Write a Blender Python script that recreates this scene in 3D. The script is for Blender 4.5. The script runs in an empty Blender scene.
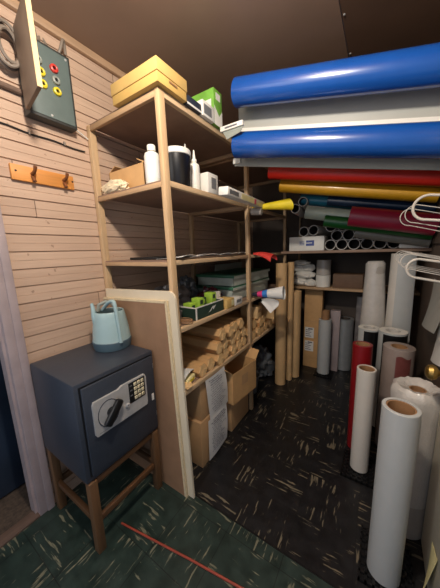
import bpy, bmesh, math, random
from mathutils import Vector, Matrix, Quaternion, noise
random.seed(7)
S = bpy.context.scene
COL = S.collection
PI = math.pi

# ------------------------------------------------------------------ materials
def lin(c):
    return tuple(((v/255)/12.92 if v/255 <= .04045 else ((v/255+.055)/1.055)**2.4) for v in c) + (1,)

class N:
    def __init__(s, name):
        s.m = bpy.data.materials.new(name); s.m.use_nodes = True
        s.t = s.m.node_tree; s.b = s.t.nodes['Principled BSDF']
    def n(s, typ, **kw):
        x = s.t.nodes.new(typ)
        for k, v in kw.items():
            if k in x.inputs.keys() and not hasattr(x, k): x.inputs[k].default_value = v
            else: setattr(x, k, v)
        return x
    def l(s, a, b): s.t.links.new(a, b)
    def math(s, op, a, b=None, c=None):
        x = s.t.nodes.new('ShaderNodeMath'); x.operation = op
        for i, v in enumerate((a, b, c)):
            if v is None: continue
            if isinstance(v, (int, float)): x.inputs[i].default_value = v
            else: s.l(v, x.inputs[i])
        return x.outputs[0]
    def mix(s, fac, a, b):
        x = s.t.nodes.new('ShaderNodeMix'); x.data_type = 'RGBA'
        for sock, v in ((x.inputs[0], fac), (x.inputs[6], a), (x.inputs[7], b)):
            if isinstance(v, (int, float, tuple)): sock.default_value = v
            else: s.l(v, sock)
        return x.outputs[2]
    def ramp(s, fac, stops):
        x = s.t.nodes.new('ShaderNodeValToRGB')
        e = x.color_ramp.elements
        while len(e) < len(stops): e.new(.5)
        for i, (p, c) in enumerate(stops): e[i].position = p; e[i].color = c
        s.l(fac, x.inputs[0]); return x.outputs[0]
    def noise(s, scale, vec=None, detail=3, rough=.5):
        x = s.t.nodes.new('ShaderNodeTexNoise'); x.inputs['Scale'].default_value = scale
        x.inputs['Detail'].default_value = detail; x.inputs['Roughness'].default_value = rough
        if vec is None: vec = s.obj()
        s.l(vec, x.inputs['Vector']); return x.outputs['Fac']
    def obj(s, scale=None):
        x = s.t.nodes.new('ShaderNodeTexCoord').outputs['Object']
        if scale:
            m = s.t.nodes.new('ShaderNodeMapping'); m.inputs['Scale'].default_value = scale
            s.l(x, m.inputs[0]); x = m.outputs[0]
        return x
    def bump(s, h, strength=.3, dist=.01):
        x = s.t.nodes.new('ShaderNodeBump'); x.inputs['Strength'].default_value = strength
        x.inputs['Distance'].default_value = dist; s.l(h, x.inputs['Height'])
        s.l(x.outputs[0], s.b.inputs['Normal'])

def plain(name, c, rough=.6, metal=0, var=.08, scale=14, bump=0, coat=0, spec=.5):
    k = N(name); b = k.b
    b.inputs['Roughness'].default_value = rough; b.inputs['Metallic'].default_value = metal
    b.inputs['Coat Weight'].default_value = coat; b.inputs['Coat Roughness'].default_value = .15
    b.inputs['Specular IOR Level'].default_value = spec
    L = lin(c)
    lo = tuple(v*(1-var*1.6) for v in L[:3])+(1,); hi = tuple(min(1, v*(1+var)) for v in L[:3])+(1,)
    nz = k.noise(scale, detail=4)
    k.l(k.ramp(nz, [(.3, lo), (.7, hi)]), b.inputs['Base Color'])
    if bump: k.bump(k.noise(scale*6), bump, .004)
    return k.m

def wood(name, c, axis='z', rough=.55, var=.18, scale=1):
    k = N(name); b = k.b; b.inputs['Roughness'].default_value = rough
    s = {'x': (2, 26, 26), 'y': (26, 2, 26), 'z': (26, 26, 2)}[axis]
    L = lin(c)
    lo = tuple(v*(1-var*1.7) for v in L[:3])+(1,); hi = tuple(min(1, v*(1+var)) for v in L[:3])+(1,)
    nz = k.noise(1.2*scale, k.obj(s), 5, .6)
    big = k.noise(3, detail=2)
    f = k.math('ADD', k.math('MULTIPLY', nz, .7), k.math('MULTIPLY', big, .3))
    k.l(k.ramp(f, [(.32, lo), (.66, hi)]), b.inputs['Base Color'])
    k.bump(nz, .15, .003)
    return k.m

def tile_mat(name, base, streak, dens):
    k = N(name); b = k.b
    co = k.obj()
    sep = k.n('ShaderNodeSeparateXYZ'); k.l(co, sep.inputs[0])
    T = .305
    tx = k.math('FLOOR', k.math('DIVIDE', sep.outputs[0], T)); ty = k.math('FLOOR', k.math('DIVIDE', sep.outputs[1], T))
    par = k.math('MODULO', k.math('ABSOLUTE', k.math('ADD', tx, ty)), 2)
    tv = k.n('ShaderNodeCombineXYZ'); k.l(tx, tv.inputs[0]); k.l(ty, tv.inputs[1])
    wn = k.n('ShaderNodeTexWhiteNoise'); wn.noise_dimensions = '2D'; k.l(tv.outputs[0], wn.inputs['Vector'])
    # streak coordinates turn a quarter from tile to tile
    def lerp(a, c): return k.math('ADD', k.math('MULTIPLY', a, k.math('SUBTRACT', 1, par)), k.math('MULTIPLY', c, par))
    u = lerp(sep.outputs[0], sep.outputs[1]); v = lerp(sep.outputs[1], sep.outputs[0])
    wob = k.math('MULTIPLY', k.noise(5, co, 2), .25)
    cv = k.n('ShaderNodeCombineXYZ')
    off = k.math('MULTIPLY', wn.outputs['Value'], 37)
    k.l(k.math('ADD', k.math('MULTIPLY', u, 6.5), off), cv.inputs[0])
    k.l(k.math('MULTIPLY', k.math('ADD', v, k.math('MULTIPLY', wob, .12)), 62), cv.inputs[1])
    k.l(off, cv.inputs[2])
    n1 = k.noise(1, cv.outputs[0], 3, .6)
    n2 = k.noise(6.5, co, 2)
    f = k.math('ADD', n1, k.math('MULTIPLY', k.math('SUBTRACT', n2, .5), .5))
    mask = k.ramp(f, [(.655-dens, (0, 0, 0, 1)), (.70-dens, (1, 1, 1, 1))])
    n3 = k.noise(14, co, 4)
    B = lin(base); base2 = k.ramp(n3, [(.35, tuple(x*.72 for x in B[:3])+(1,)), (.68, tuple(x*1.25 for x in B[:3])+(1,))])
    st = k.mix(n2, lin(streak), lin(tuple(x*.72 for x in streak)))
    col = k.mix(mask, base2, st)
    # joints between tiles
    def edge(a):
        fr = k.math('FRACT', k.math('DIVIDE', a, T))
        return k.math('LESS_THAN', k.math('MINIMUM', fr, k.math('SUBTRACT', 1, fr)), .006)
    j = k.math('MAXIMUM', edge(sep.outputs[0]), edge(sep.outputs[1]))
    col = k.mix(k.math('MULTIPLY', j, .7), col, (.004, .004, .004, 1))
    k.l(col, b.inputs['Base Color'])
    k.l(k.math('ADD', .22, k.math('MULTIPLY', n3, .28)), b.inputs['Roughness'])
    k.bump(k.noise(25, co, 3), .12, .002)
    return k.m

def plank_mat():
    k = N('painted_planks'); b = k.b; co = k.obj()
    sep = k.n('ShaderNodeSeparateXYZ'); k.l(co, sep.inputs[0])
    row = k.math('FLOOR', k.math('DIVIDE', k.math('SUBTRACT', sep.outputs[2], .0747), .0937))
    wn = k.n('ShaderNodeTexWhiteNoise'); wn.noise_dimensions = '1D'; k.l(row, wn.inputs['W'])
    # a butt joint per row
    pos = k.math('ADD', .55, k.math('MULTIPLY', wn.outputs['Value'], 3.4))
    j = k.math('LESS_THAN', k.math('ABSOLUTE', k.math('SUBTRACT', sep.outputs[1], pos)), .0022)
    side = k.math('GREATER_THAN', sep.outputs[1], pos)
    tone = k.math('ADD', k.math('MULTIPLY', wn.outputs['Value'], .6), k.math('MULTIPLY', side, .3))
    grain = k.noise(1, k.obj((20, 2.5, 40)), 5, .65)
    f = k.math('ADD', k.math('MULTIPLY', tone, .4), k.math('MULTIPLY', grain, .6))
    col = k.ramp(f, [(.15, lin((172, 144, 123))), (.75, lin((206, 178, 154)))])
    sp = k.noise(30, co, 2)
    col = k.mix(k.math('MULTIPLY', k.math('GREATER_THAN', sp, .73), .5), col, lin((110, 80, 60)))
    col = k.mix(k.math('MULTIPLY', j, .8), col, lin((70, 48, 38)))
    k.l(col, b.inputs['Base Color']); b.inputs['Roughness'].default_value = .62
    k.bump(grain, .2, .004)
    return k.m

M = {}
M['planks'] = plank_mat()
M['green_tile'] = tile_mat('green_vinyl_tile', (38, 52, 47), (132, 130, 108), .04)
M['black_tile'] = tile_mat('black_vinyl_tile', (25, 25, 27), (130, 120, 100), .033)
M['carpet'] = plain('brown_carpet', (74, 62, 52), .95, var=.25, scale=60, bump=.4)
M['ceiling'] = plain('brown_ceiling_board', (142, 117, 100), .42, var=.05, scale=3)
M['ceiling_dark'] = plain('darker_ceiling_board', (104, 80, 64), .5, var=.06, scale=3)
M['back_wall'] = plain('dark_back_wall', (76, 66, 58), .7, var=.1, scale=5)
M['right_wall'] = plain('brown_side_wall', (92, 76, 64), .65, var=.1, scale=5)
M['trim'] = plain('lilac_white_trim', (160, 146, 146), .55, var=.08, scale=8)
M['trim_wood'] = wood('cornice_wood', (172, 140, 110), 'y')
M['blue_wall'] = plain('dark_blue_wall', (40, 54, 72), .6, var=.2, scale=3)
M['sill'] = wood('worn_sill', (96, 78, 68), 'y')
M['post'] = wood('shelf_pine', (190, 160, 122), 'z')
M['pine_x'] = wood('pine_across', (180, 148, 112), 'x')
M['pine_y'] = wood('pine_along', (192, 164, 128), 'y')
M['hardboard'] = plain('brown_hardboard', (138, 112, 94), .6, var=.1, scale=7)
M['hard_light'] = plain('tan_hardboard', (150, 116, 88), .55, var=.08, scale=9)
M['cream_edge'] = plain('cream_board_edge', (212, 194, 158), .7, var=.08, scale=60)
M['cream'] = plain('cream_board', (214, 202, 176), .55, var=.04, scale=6)
M['safe'] = plain('dark_slate_paint', (50, 56, 66), .42, var=.06, scale=40, bump=.05)
M['safe_gap'] = plain('black_gap', (10, 11, 14), .6)
M['steel'] = plain('brushed_steel', (182, 182, 180), .35, metal=.2, var=.05, scale=40)
M['black'] = plain('black_plastic', (16, 16, 18), .35, var=.1)
M['black_matte'] = plain('matte_black', (18, 18, 19), .6, var=.1)
M['white'] = plain('white_plastic', (220, 218, 210), .4, var=.03)
M['keys'] = plain('pale_keys', (226, 216, 180), .4, var=.02)
M['oak'] = wood('stand_oak', (104, 74, 46), 'z')
M['oak_y'] = wood('stand_oak_rail', (92, 62, 36), 'y')
M['oak_x'] = wood('stand_oak_cross', (92, 62, 36), 'x')
M['can'] = plain('sage_blue_enamel', (150, 176, 178), .38, var=.03)
M['can_dark'] = plain('slate_blue_enamel', (74, 96, 108), .4, var=.03)
M['hook_wood'] = wood('orange_pine', (206, 138, 66), 'y')
M['hook_dark'] = plain('brown_peg', (120, 70, 36), .5)
M['box_metal'] = plain('grey_green_metal', (96, 110, 108), .45, var=.05)
M['box_rim'] = plain('dark_metal_rim', (54, 56, 54), .5)
M['lid'] = plain('grey_brown_lid', (120, 104, 88), .55, var=.06)
M['lid_edge'] = plain('pale_lid_edge', (214, 190, 142), .6)
M['yellow_plastic'] = plain('yellow_plastic', (222, 206, 50), .4)
M['red_plastic'] = plain('red_plastic', (206, 62, 54), .4)
M['grey_plastic'] = plain('grey_plastic', (140, 146, 138), .45)
M['cable_grey'] = plain('grey_cable', (126, 114, 102), .55)
M['cable_black'] = plain('black_cable', (28, 26, 26), .5)
M['conduit'] = plain('brown_conduit', (112, 90, 76), .5)
M['yellow_box'] = plain('yellow_card', (200, 166, 100), .6, var=.04)
M['yellow_box2'] = plain('yellow_card_base', (198, 162, 92), .6, var=.04)
M['kraft'] = plain('kraft_card', (200, 158, 106), .7, var=.07, scale=10)
M['kraft_light'] = plain('kraft_inner', (224, 188, 134), .7, var=.06, scale=12)
M['kraft_dark'] = plain('dark_carton', (188, 150, 106), .7, var=.06, scale=8)
M['kraft_tube'] = plain('kraft_tube', (202, 166, 118), .6, var=.05, scale=8)
M['core'] = plain('cardboard_core', (150, 112, 76), .75, var=.08, scale=20)
M['tape'] = plain('brown_tape', (160, 116, 72), .3)
M['paper'] = plain('white_paper', (218, 218, 214), .7, var=.03)
M['ink'] = plain('grey_ink', (92, 92, 98), .7)
M['ink_dark'] = plain('black_ink', (34, 32, 30), .7)
M['tissue'] = plain('cream_tissue', (226, 210, 176), .7, var=.08, bump=.2)
M['lime'] = plain('lime_card', (150, 186, 62), .5, var=.08)
M['green_card'] = plain('green_card', (112, 168, 64), .5, var=.15)
M['darkgreen_card'] = plain('dark_green_card', (34, 56, 46), .5)
M['grey_label'] = plain('grey_label', (108, 110, 112), .5)
M['navy_card'] = plain('navy_card', (40, 46, 60), .45)
M['blue_print'] = plain('blue_print', (58, 76, 140), .5)
M['blue'] = plain('blue_vinyl', (18, 74, 152), .24, var=.03, coat=.5)
M['red'] = plain('red_vinyl', (204, 40, 28), .34, var=.04, coat=.2)
M['dark_red'] = plain('dark_red_vinyl', (132, 24, 20), .4, var=.04)
M['yellow'] = plain('yellow_vinyl', (222, 166, 36), .36, var=.04, coat=.2)
M['teal'] = plain('teal_vinyl', (36, 128, 156), .35, var=.04)
M['navy'] = plain('navy_vinyl', (20, 44, 72), .35, var=.04)
M['pale_film'] = plain('pale_green_film', (168, 182, 168), .4, var=.04)
M['green'] = plain('green_vinyl', (12, 88, 32), .35, var=.04)
M['maroon'] = plain('maroon_vinyl', (142, 24, 52), .34, var=.04, coat=.2)
M['grey_film'] = plain('grey_film', (122, 120, 112), .35, var=.08)
M['grey_sheet'] = plain('grey_sheet', (166, 166, 158), .5, var=.05, scale=5)
M['white_vinyl'] = plain('white_vinyl', (174, 177, 176), .45, var=.02)
M['warm_vinyl'] = plain('warm_white_vinyl', (200, 195, 186), .45, var=.02)
M['silver'] = plain('silver_vinyl', (150, 154, 156), .3, metal=.25, var=.05)
M['black_vinyl'] = plain('black_vinyl', (14, 14, 15), .35)
M['red_roll'] = plain('deep_red_vinyl', (126, 18, 24), .35, var=.04)
M['dull_red'] = plain('dull_red_label', (112, 62, 58), .35, var=.15)
M['mauve_film'] = plain('mauve_wrap', (150, 136, 128), .25, var=.08, scale=8, coat=.4)
M['wrap'] = plain('crinkled_plastic', (192, 188, 182), .25, var=.04, scale=22, bump=.6, coat=.5)
M['clear_wrap'] = plain('cloudy_plastic', (172, 166, 158), .25, var=.05, scale=10, bump=.3, coat=.4)
M['bag'] = plain('cloudy_bag', (118, 112, 110), .3, var=.3, scale=9, bump=.3)
M['bag_red'] = plain('maroon_bag', (92, 34, 44), .3, var=.3, scale=9)
M['bag_grey'] = plain('grey_bag', (92, 96, 100), .3, var=.3, scale=9)
M['box_clear'] = plain('pale_tub', (176, 186, 178), .35, var=.06)
M['lid_green'] = plain('dark_green_lid', (54, 108, 82), .4)
M['tube_white'] = plain('white_tube', (196, 192, 186), .55, var=.05)
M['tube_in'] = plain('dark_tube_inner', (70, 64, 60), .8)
M['brass'] = plain('aged_brass', (160, 132, 74), .45, metal=.9, var=.1)
M['door'] = plain('cream_door', (196, 190, 172), .5, var=.04, scale=5)
M['wire'] = plain('white_wire', (184, 180, 172), .35)
M['orange_cord'] = plain('orange_red_cord', (150, 60, 40), .5)
M['red_paper'] = plain('red_paper', (206, 62, 54), .55)
M['yellow_paper'] = plain('yellow_paper', (232, 208, 40), .5)
M['pink'] = plain('pink_print', (210, 60, 120), .5)
M['cyan'] = plain('blue_print_bright', (50, 120, 196), .5)
M['note'] = plain('pale_yellow_note', (226, 216, 160), .6)
M['bottle'] = plain('white_bottle', (226, 224, 212), .4, var=.02)
M['plant'] = plain('dark_green_print', (30, 74, 40), .6)
M['brown_carton'] = plain('dim_brown_carton', (104, 80, 62), .7)

# ------------------------------------------------------------------ geometry
class B:
    def __init__(s): s.bm = bmesh.new()
    def _mi(s, faces, mi):
        for f in faces: f.material_index = mi
    def box(s, c, d, rot=None, bev=0, mi=0):
        r = bmesh.ops.create_cube(s.bm, size=1)
        vs = r['verts']
        for v in vs: v.co = Vector((v.co.x*d[0], v.co.y*d[1], v.co.z*d[2]))
        fs = set(f for v in vs for f in v.link_faces)
        s._mi(fs, mi)
        if bev:
            es = list(set(e for v in vs for e in v.link_edges))
            r = bmesh.ops.bevel(s.bm, geom=es, offset=bev, segments=2, affect='EDGES', profile=.5)
            vs = list(set(v for f in r['faces'] for v in f.verts) | set(v for v in vs if v.is_valid))
            s._mi([f for v in vs for f in v.link_faces], mi)
        for v in vs:
            if rot: v.co = rot @ v.co
            v.co += Vector(c)
        return s
    def b2(s, x0, x1, y0, y1, z0, z1, bev=0, mi=0):
        return s.box(((x0+x1)/2, (y0+y1)/2, (z0+z1)/2), (abs(x1-x0), abs(y1-y0), abs(z1-z0)), None, bev, mi)
    def lathe(s, prof, seg=32, mat=None, close=False, mi=0, sx=1, sy=1):
        rings = []
        for r, z in prof:
            if r < 1e-6: rings.append([s.bm.verts.new((0, 0, z))])
            else: rings.append([s.bm.verts.new((r*sx*math.cos(2*PI*i/seg), r*sy*math.sin(2*PI*i/seg), z)) for i in range(seg)])
        prs = list(zip(rings, rings[1:]))
        if close: prs.append((rings[-1], rings[0]))
        for a, b in prs:
            for i in range(seg):
                j = (i+1) % seg
                if len(a) == 1 and len(b) == 1: continue
                if len(a) == 1: f = s.bm.faces.new((a[0], b[j], b[i]))
                elif len(b) == 1: f = s.bm.faces.new((a[i], a[j], b[0]))
                else: f = s.bm.faces.new((a[i], a[j], b[j], b[i]))
                f.material_index = mi
        if mat is not None:
            for ring in rings:
                for v in ring: v.co = mat @ v.co
        return s
    def tube(s, pts, r, seg=8, closed=False, mi=0):
        P = [Vector(p) for p in pts]; n = len(P); rings = []
        up = Vector((.13, .27, 1)).normalized()
        prev = None
        for i in range(n):
            a = P[i-1] if (i > 0 or closed) else P[i]
            b = P[(i+1) % n] if (i < n-1 or closed) else P[i]
            t = (b-a).normalized()
            if prev is None:
                x = t.cross(up)
                if x.length < 1e-3: x = t.cross(Vector((1, 0, 0)))
                x.normalize()
            else:
                x = (prev - t*prev.dot(t)).normalized()
            prev = x; y = t.cross(x)
            rr = r[i] if isinstance(r, (list, tuple)) else r
            rings.append([s.bm.verts.new(P[i]+x*(rr*math.cos(2*PI*k/seg))+y*(rr*math.sin(2*PI*k/seg))) for k in range(seg)])
        for i in range(n if closed else n-1):
            a, b = rings[i], rings[(i+1) % n]
            for k in range(seg):
                f = s.bm.faces.new((a[k], a[(k+1) % seg], b[(k+1) % seg], b[k])); f.material_index = mi
        if not closed:
            for ring in (rings[0], rings[-1]):
                try: s.bm.faces.new(ring).material_index = mi
                except ValueError: pass
        return s
    def prism(s, poly, h, mat=None, mi=0):
        a = [s.bm.verts.new((x, y, 0)) for x, y in poly]; b = [s.bm.verts.new((x, y, h)) for x, y in poly]
        n = len(poly)
        fs = [s.bm.faces.new(a), s.bm.faces.new(b)]
        for i in range(n): fs.append(s.bm.faces.new((a[i], a[(i+1) % n], b[(i+1) % n], b[i])))
        s._mi(fs, mi)
        if mat is not None:
            for v in a+b: v.co = mat @ v.co
        return s
    def grid(s, fn, nu, nv, thick=.0015, mi=0):
        """a thin sheet with thickness, fn(u,v) -> point"""
        V = [[s.bm.verts.new(fn(i/nu, j/nv)) for j in range(nv+1)] for i in range(nu+1)]
        fs = []
        for i in range(nu):
            for j in range(nv):
                f = s.bm.faces.new((V[i][j], V[i+1][j], V[i+1][j+1], V[i][j+1])); f.material_index = mi; fs.append(f)
        bmesh.ops.recalc_face_normals(s.bm, faces=fs)
        bmesh.ops.solidify(s.bm, geom=fs, thickness=thick)
        return s
    def blob(s, c, d, amp=.25, freq=3, sub=4, seed=0, flat=0, mi=0):
        r = bmesh.ops.create_icosphere(s.bm, subdivisions=sub, radius=1)
        for v in r['verts']:
            n = noise.noise(v.co*freq+Vector((seed, seed*2.1, 3))) + .5*noise.noise(v.co*freq*2.3+Vector((seed, 1, 3)))
            p = v.co*(1+amp*n)
            if p.z < -.7: p.z = -.7
            v.co = Vector((p.x*d[0]+c[0], p.y*d[1]+c[1], p.z*d[2]+c[2]))
        return s
    def done(s, name, mat, parent=None, loc=(0, 0, 0), smooth=True, rot=None):
        bmesh.ops.recalc_face_normals(s.bm, faces=s.bm.faces[:])
        me = bpy.data.meshes.new(name); s.bm.to_mesh(me); s.bm.free()
        for m in (mat if isinstance(mat, (list, tuple)) else [mat]): me.materials.append(M[m])
        if smooth:
            for p in me.polygons: p.use_smooth = True
            me.set_sharp_from_angle(angle=math.radians(35))
        o = bpy.data.objects.new(name, me); COL.objects.link(o)
        o.location = loc
        if rot is not None: o.rotation_euler = rot
        if parent: o.parent = parent
        return o

def tag(o, label=None, cat=None, group=None, kind=None):
    if label: o['label'] = label
    if cat: o['category'] = cat
    if group: o['group'] = group
    if kind: o['kind'] = kind
    return o
def thing(name, label, cat, loc=(0, 0, 0), rot=None, group=None):
    o = bpy.data.objects.new(name, None); o.empty_display_size = .05; COL.objects.link(o)
    o.location = loc
    if rot is not None:
        if isinstance(rot, Quaternion): o.rotation_mode = 'QUATERNION'; o.rotation_quaternion = rot
        else: o.rotation_euler = rot
    return tag(o, label, cat, group)
def struct(name, b, mat, **k):
    return tag(b.done(name, mat, **k), kind='structure')
def lettering(text, size, mat4, b, depth=.0006, mi=0):
    cu = bpy.data.curves.new('lettering', 'FONT'); cu.body = text; cu.size = size; cu.extrude = depth
    cu.align_x = 'CENTER'; cu.align_y = 'CENTER'; cu.resolution_u = 2
    o = bpy.data.objects.new('lettering', cu); COL.objects.link(o)
    dg = bpy.context.evaluated_depsgraph_get(); me = bpy.data.meshes.new_from_object(o.evaluated_get(dg))
    n0 = len(b.bm.verts); f0 = len(b.bm.faces); b.bm.from_mesh(me); b.bm.verts.ensure_lookup_table(); b.bm.faces.ensure_lookup_table()
    for v in b.bm.verts[n0:]: v.co = mat4 @ v.co
    for f in b.bm.faces[f0:]: f.material_index = mi
    bpy.data.objects.remove(o); bpy.data.curves.remove(cu); bpy.data.meshes.remove(me)
FRONT = Matrix(((0, 0, 1, 0), (1, 0, 0, 0), (0, 1, 0, 0), (0, 0, 0, 1)))    # text facing +x, reading along +y

# ------------------------------------------------------------------ room shell
WX = -1.62; RX = .355; BY = 3.42; CZ = 2.8
b = B(); b.b2(WX-.03, RX+.1, -.6, .99, -.05, 0, mi=0); b.b2(WX-.03, RX+.1, .99, BY+.1, -.05, 0, mi=1)
b.b2(-3.0, WX-.03, -.6, .6, -.05, -.005, mi=2)
struct('floor', b, ['green_tile', 'black_tile', 'carpet'])
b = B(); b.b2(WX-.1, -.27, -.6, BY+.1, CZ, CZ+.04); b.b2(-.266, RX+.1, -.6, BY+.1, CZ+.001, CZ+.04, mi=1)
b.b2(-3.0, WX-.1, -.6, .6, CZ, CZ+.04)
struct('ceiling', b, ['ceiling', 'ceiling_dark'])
b = B()
for i in range(9):                                    # nail heads along the joint of the ceiling boards
    b.lathe([(0, -.004), (.006, -.002), (.006, .002)], 8, Matrix.Translation((-.255, .4+i*.33, CZ)))
tag(b.done('trim_1', 'steel'), kind='structure')
# plank wall with a groove between boards and a shallow bead on each
prof = []
z = .0747-.0937
while z < CZ:
    for dz, dx in ((0, -.012), (.0035, -.012), (.005, 0), (.046, 0), (.0475, -.0024), (.049, 0), (.0915, 0)):
        zz = z+dz
        if 0 <= zz <= CZ: prof.append((zz, dx))
    z += .0937
prof = [(0, 0)]+prof+[(CZ, 0)]
poly = [(WX+dx, zz) for zz, dx in prof]+[(WX-.08, CZ), (WX-.08, 0)]
b = B()
b.prism(poly, BY-.47, Matrix(((1, 0, 0, 0), (0, 0, 1, .47), (0, 1, 0, 0), (0, 0, 0, 1))))
b.b2(WX-.08, WX, -.6, -.45, 0, CZ); b.b2(WX-.08, WX, -.45, .47, 2.06, CZ)
struct('wall_left', b, 'planks', smooth=False)
struct('wall_back', B().b2(WX-.1, RX+.1, BY, BY+.08, 0, CZ), 'back_wall')
b = B(); b.b2(RX, RX+.08, .55, BY, 0, CZ)
for i in range(40): b.b2(RX-.004, RX, 1.45+i*.05, 1.45+i*.05+.042, 1.33, CZ)
struct('wall_right', b, 'right_wall', smooth=False)
struct('wall_far', B().b2(-3.05, -3.0, -.6, .6, 0, CZ).b2(-3.0, WX-.08, .56, .6, 0, CZ), 'blue_wall')
b = B(); b.b2(WX-.1, WX+.012, .395, .437, 0, 2.12, bev=.003); b.b2(WX-.02, WX+.02, .435, .473, 0, 2.12, bev=.003)
b.b2(WX-.09, WX-.02, .382, .396, 0, 2.08)
struct('trim_2', b, 'trim')
struct('trim_3', B().b2(WX, WX+.03, .474, BY, 2.755, CZ, bev=.006), 'trim_wood')
struct('trim_4', B().b2(WX-.06, WX+.012, -.45, .395, -.004, .012, bev=.003), 'sill')
struct('trim_5', B().b2(-.905, RX, .984, .992, -.004, .0025), 'black')
# open inner door of the next room, seen through the gap on the left
d = struct('door_1', B().b2(-1.99, -1.95, -.35, .5, .01, 2.03, bev=.003), 'blue_wall')

# ------------------------------------------------------------------ shelving along the plank wall
SX = -.948; SB = -1.605
su = thing('shelving_unit', 'tall built-in pine shelving with brown hardboard shelves along the plank wall', 'shelves', (SX, 1.0, 0))
O = Vector((SX, 1.0, 0))
PT = .042
PY = (1.0, 1.955, 2.955)
TOPZ = 2.352
def rel(b): 
    for v in b.bm.verts:
        if v.co.x > -1.3: v.co.x += .006-.026*v.co.z/2.36     # the old frame leans slightly back
        v.co -= O
    return b
for y in PY:
    rel(B().b2(SX-.03, SX, y-PT/2, y+PT/2, 0, TOPZ-.002, bev=.003)).done('post', 'post', su)
for y in (PY[0], PY[1], PY[2]):
    rel(B().b2(SB-.012, SB+.022, y-PT/2, y+PT/2, 0, TOPZ-.002, bev=.003)).done('post', 'post', su)
SH = [(2.319, 2.352), (1.895, 1.925), (1.475, 1.502), (1.072, 1.10), (.662, .69)]
for z0, z1 in SH:
    for k in range(2):
        ya, yb = PY[k], PY[k+1]
        s = rel(B().b2(SB, SX-.031, ya+(.022 if k else -.016), yb+.02, z1-.008, z1)).done('shelf', 'hardboard', su)
        rel(B().b2(SX-.029, SX-.002, ya+.0215, yb-.0215, z0, z1, bev=.002)).done('front_rail', 'pine_y', s)
        rel(B().b2(SB+.024, SX-.031, ya-PT/2+(.044 if k else 0), ya+(.046 if k else 0), z0-.005, z1-.0085, bev=.002)).done('side_rail', 'pine_x', s)
        rel(B().b2(SB+.024, SX-.031, yb-.046, yb-.022, z0-.005, z1-.0085, bev=.002)).done('side_rail', 'pine_x', s)

# back shelving
bs = thing('back_shelving', 'dim wooden shelves across the back wall above the standing rolls', 'shelves', (-.3, 3.2, 0))
O2 = Vector((-.3, 3.2, 0))
for z0, z1 in ((1.06, 1.085), (1.49, 1.515), (1.98, 2.005)):
    b = B().b2(-.915, RX-.003, 2.96 if z1 < 1.9 else 3.1, BY-.002, z0, z1, bev=.002)
    if 1.4 < z1 < 1.6:
        b = B().b2(-.905, RX-.003, 2.62, BY-.002, z0, z1, bev=.002)
    for v in b.bm.verts: v.co -= O2
    s = b.done('shelf', 'hardboard' if z1 > 1.4 else 'pine_x', bs)
for x in (-.92, .33):
    b = B().b2(x-.004 if x < 0 else x-.02, x+.02 if x > 0 else x+.012, BY-.045, BY-.003, 0, 2.1)
    for v in b.bm.verts: v.co -= O2
    b.done('post', 'post', bs)

# ------------------------------------------------------------------ left wall fittings
eb = thing('electrical_box', 'grey-green wall box with coloured round sockets and its lid swung open', 'electrical box', (WX, .75, 2.27))
o_ = Vector((WX, .75, 2.27))
def at(b, o): 
    for v in b.bm.verts: v.co -= o
    return b
at(B().b2(WX+.001, WX+.07, .648, .885, 2.275, 2.645, bev=.004), o_).done('casing', 'box_rim', eb)
at(B().b2(WX+.0695, WX+.074, .66, .873, 2.288, 2.632, bev=.002), o_).done('face_plate', 'box_metal', eb)
for i, (y, z, m) in enumerate(((.715, 2.545, 'grey_plastic'), (.722, 2.492, 'yellow_plastic'), (.724, 2.437, 'yellow_plastic'),
                              (.790, 2.541, 'red_plastic'), (.793, 2.486, 'grey_plastic'), (.792, 2.432, 'yellow_plastic'))):
    T = Matrix.Translation((WX+.073, y, z)) @ Matrix.Rotation(PI/2, 4, 'Y')
    s = at(B().lathe([(.009, .0), (.009, .014), (.013, .016), (.019, .013), (.021, .006), (.021, 0)], 20, T), o_).done('socket', m, eb)
    if i in (0, 3): s['label'] = {0: 'grey socket ring', 3: 'red socket ring'}[i]
    at(B().lathe([(0, .004), (.0088, .004), (.0088, 0)], 16, T), o_).done('socket_hole', 'black', s)
for y in (.75, .86):
    at(B().lathe([(.006, 0), (.006, .003), (0, .005)], 10, Matrix.Translation((WX+.073, y, 2.30 if y < .8 else 2.62)) @ Matrix.Rotation(PI/2, 4, 'Y')), o_).done('screw', 'steel', eb)
rl = Matrix.Rotation(math.radians(-9), 4, 'Z')
hinge = Vector((WX+.068, .638, 2.46))
b = B(); b.box((.125, 0, 0), (.25, .018, .355), None, .003)
for v in b.bm.verts: v.co = rl @ v.co + hinge
ld = at(b, o_).done('lid', 'lid', eb)
b = B(); b.box((.2515, 0, 0), (.006, .02, .357))
for v in b.bm.verts: v.co = rl @ v.co + hinge
at(b, o_).done('lid_edge', 'lid_edge', ld)

cc = []
for i in range(150):
    t = i/149*2*PI*4
    r = .075+.012*math.sin(t*.37)+.008*math.sin(i*.11)
    cc.append((WX+.03+.05*i/149+.01*math.sin(t*.5), .60+r*.62*math.cos(t), 2.545+r*1.05*math.sin(t)))
tag(B().tube(cc, .0085, 8).done('cable_coil', 'cable_grey'), 'coiled grey cable on the wall left of the open wall box', 'cable')
hc = []
for i in range(40):
    t = i/39
    hc.append((WX+.03+.04*math.sin(t*PI*3), .68+.21*t, 2.68+.045*math.sin(t*PI*5)))
tag(B().tube(hc, .008, 8).done('cable_loop', 'cable_grey'), 'grey cable looped over the top of the wall box', 'cable')
b = B().tube([(WX+.016, .492, 2.375), (WX+.016, .56, 2.38), (WX+.016, .647, 2.38)], .014, 10)
tag(b.done('conduit', 'conduit'), 'short thick conduit entering the left side of the wall box', 'conduit')
tag(B().tube([(WX+.03, .884, 2.30), (WX+.02, .92, 2.29), (WX+.012, .978, 2.27)], .004, 8).done('white_cable', 'white'), 'short white cable from the wall box to the shelving', 'cable')
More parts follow.
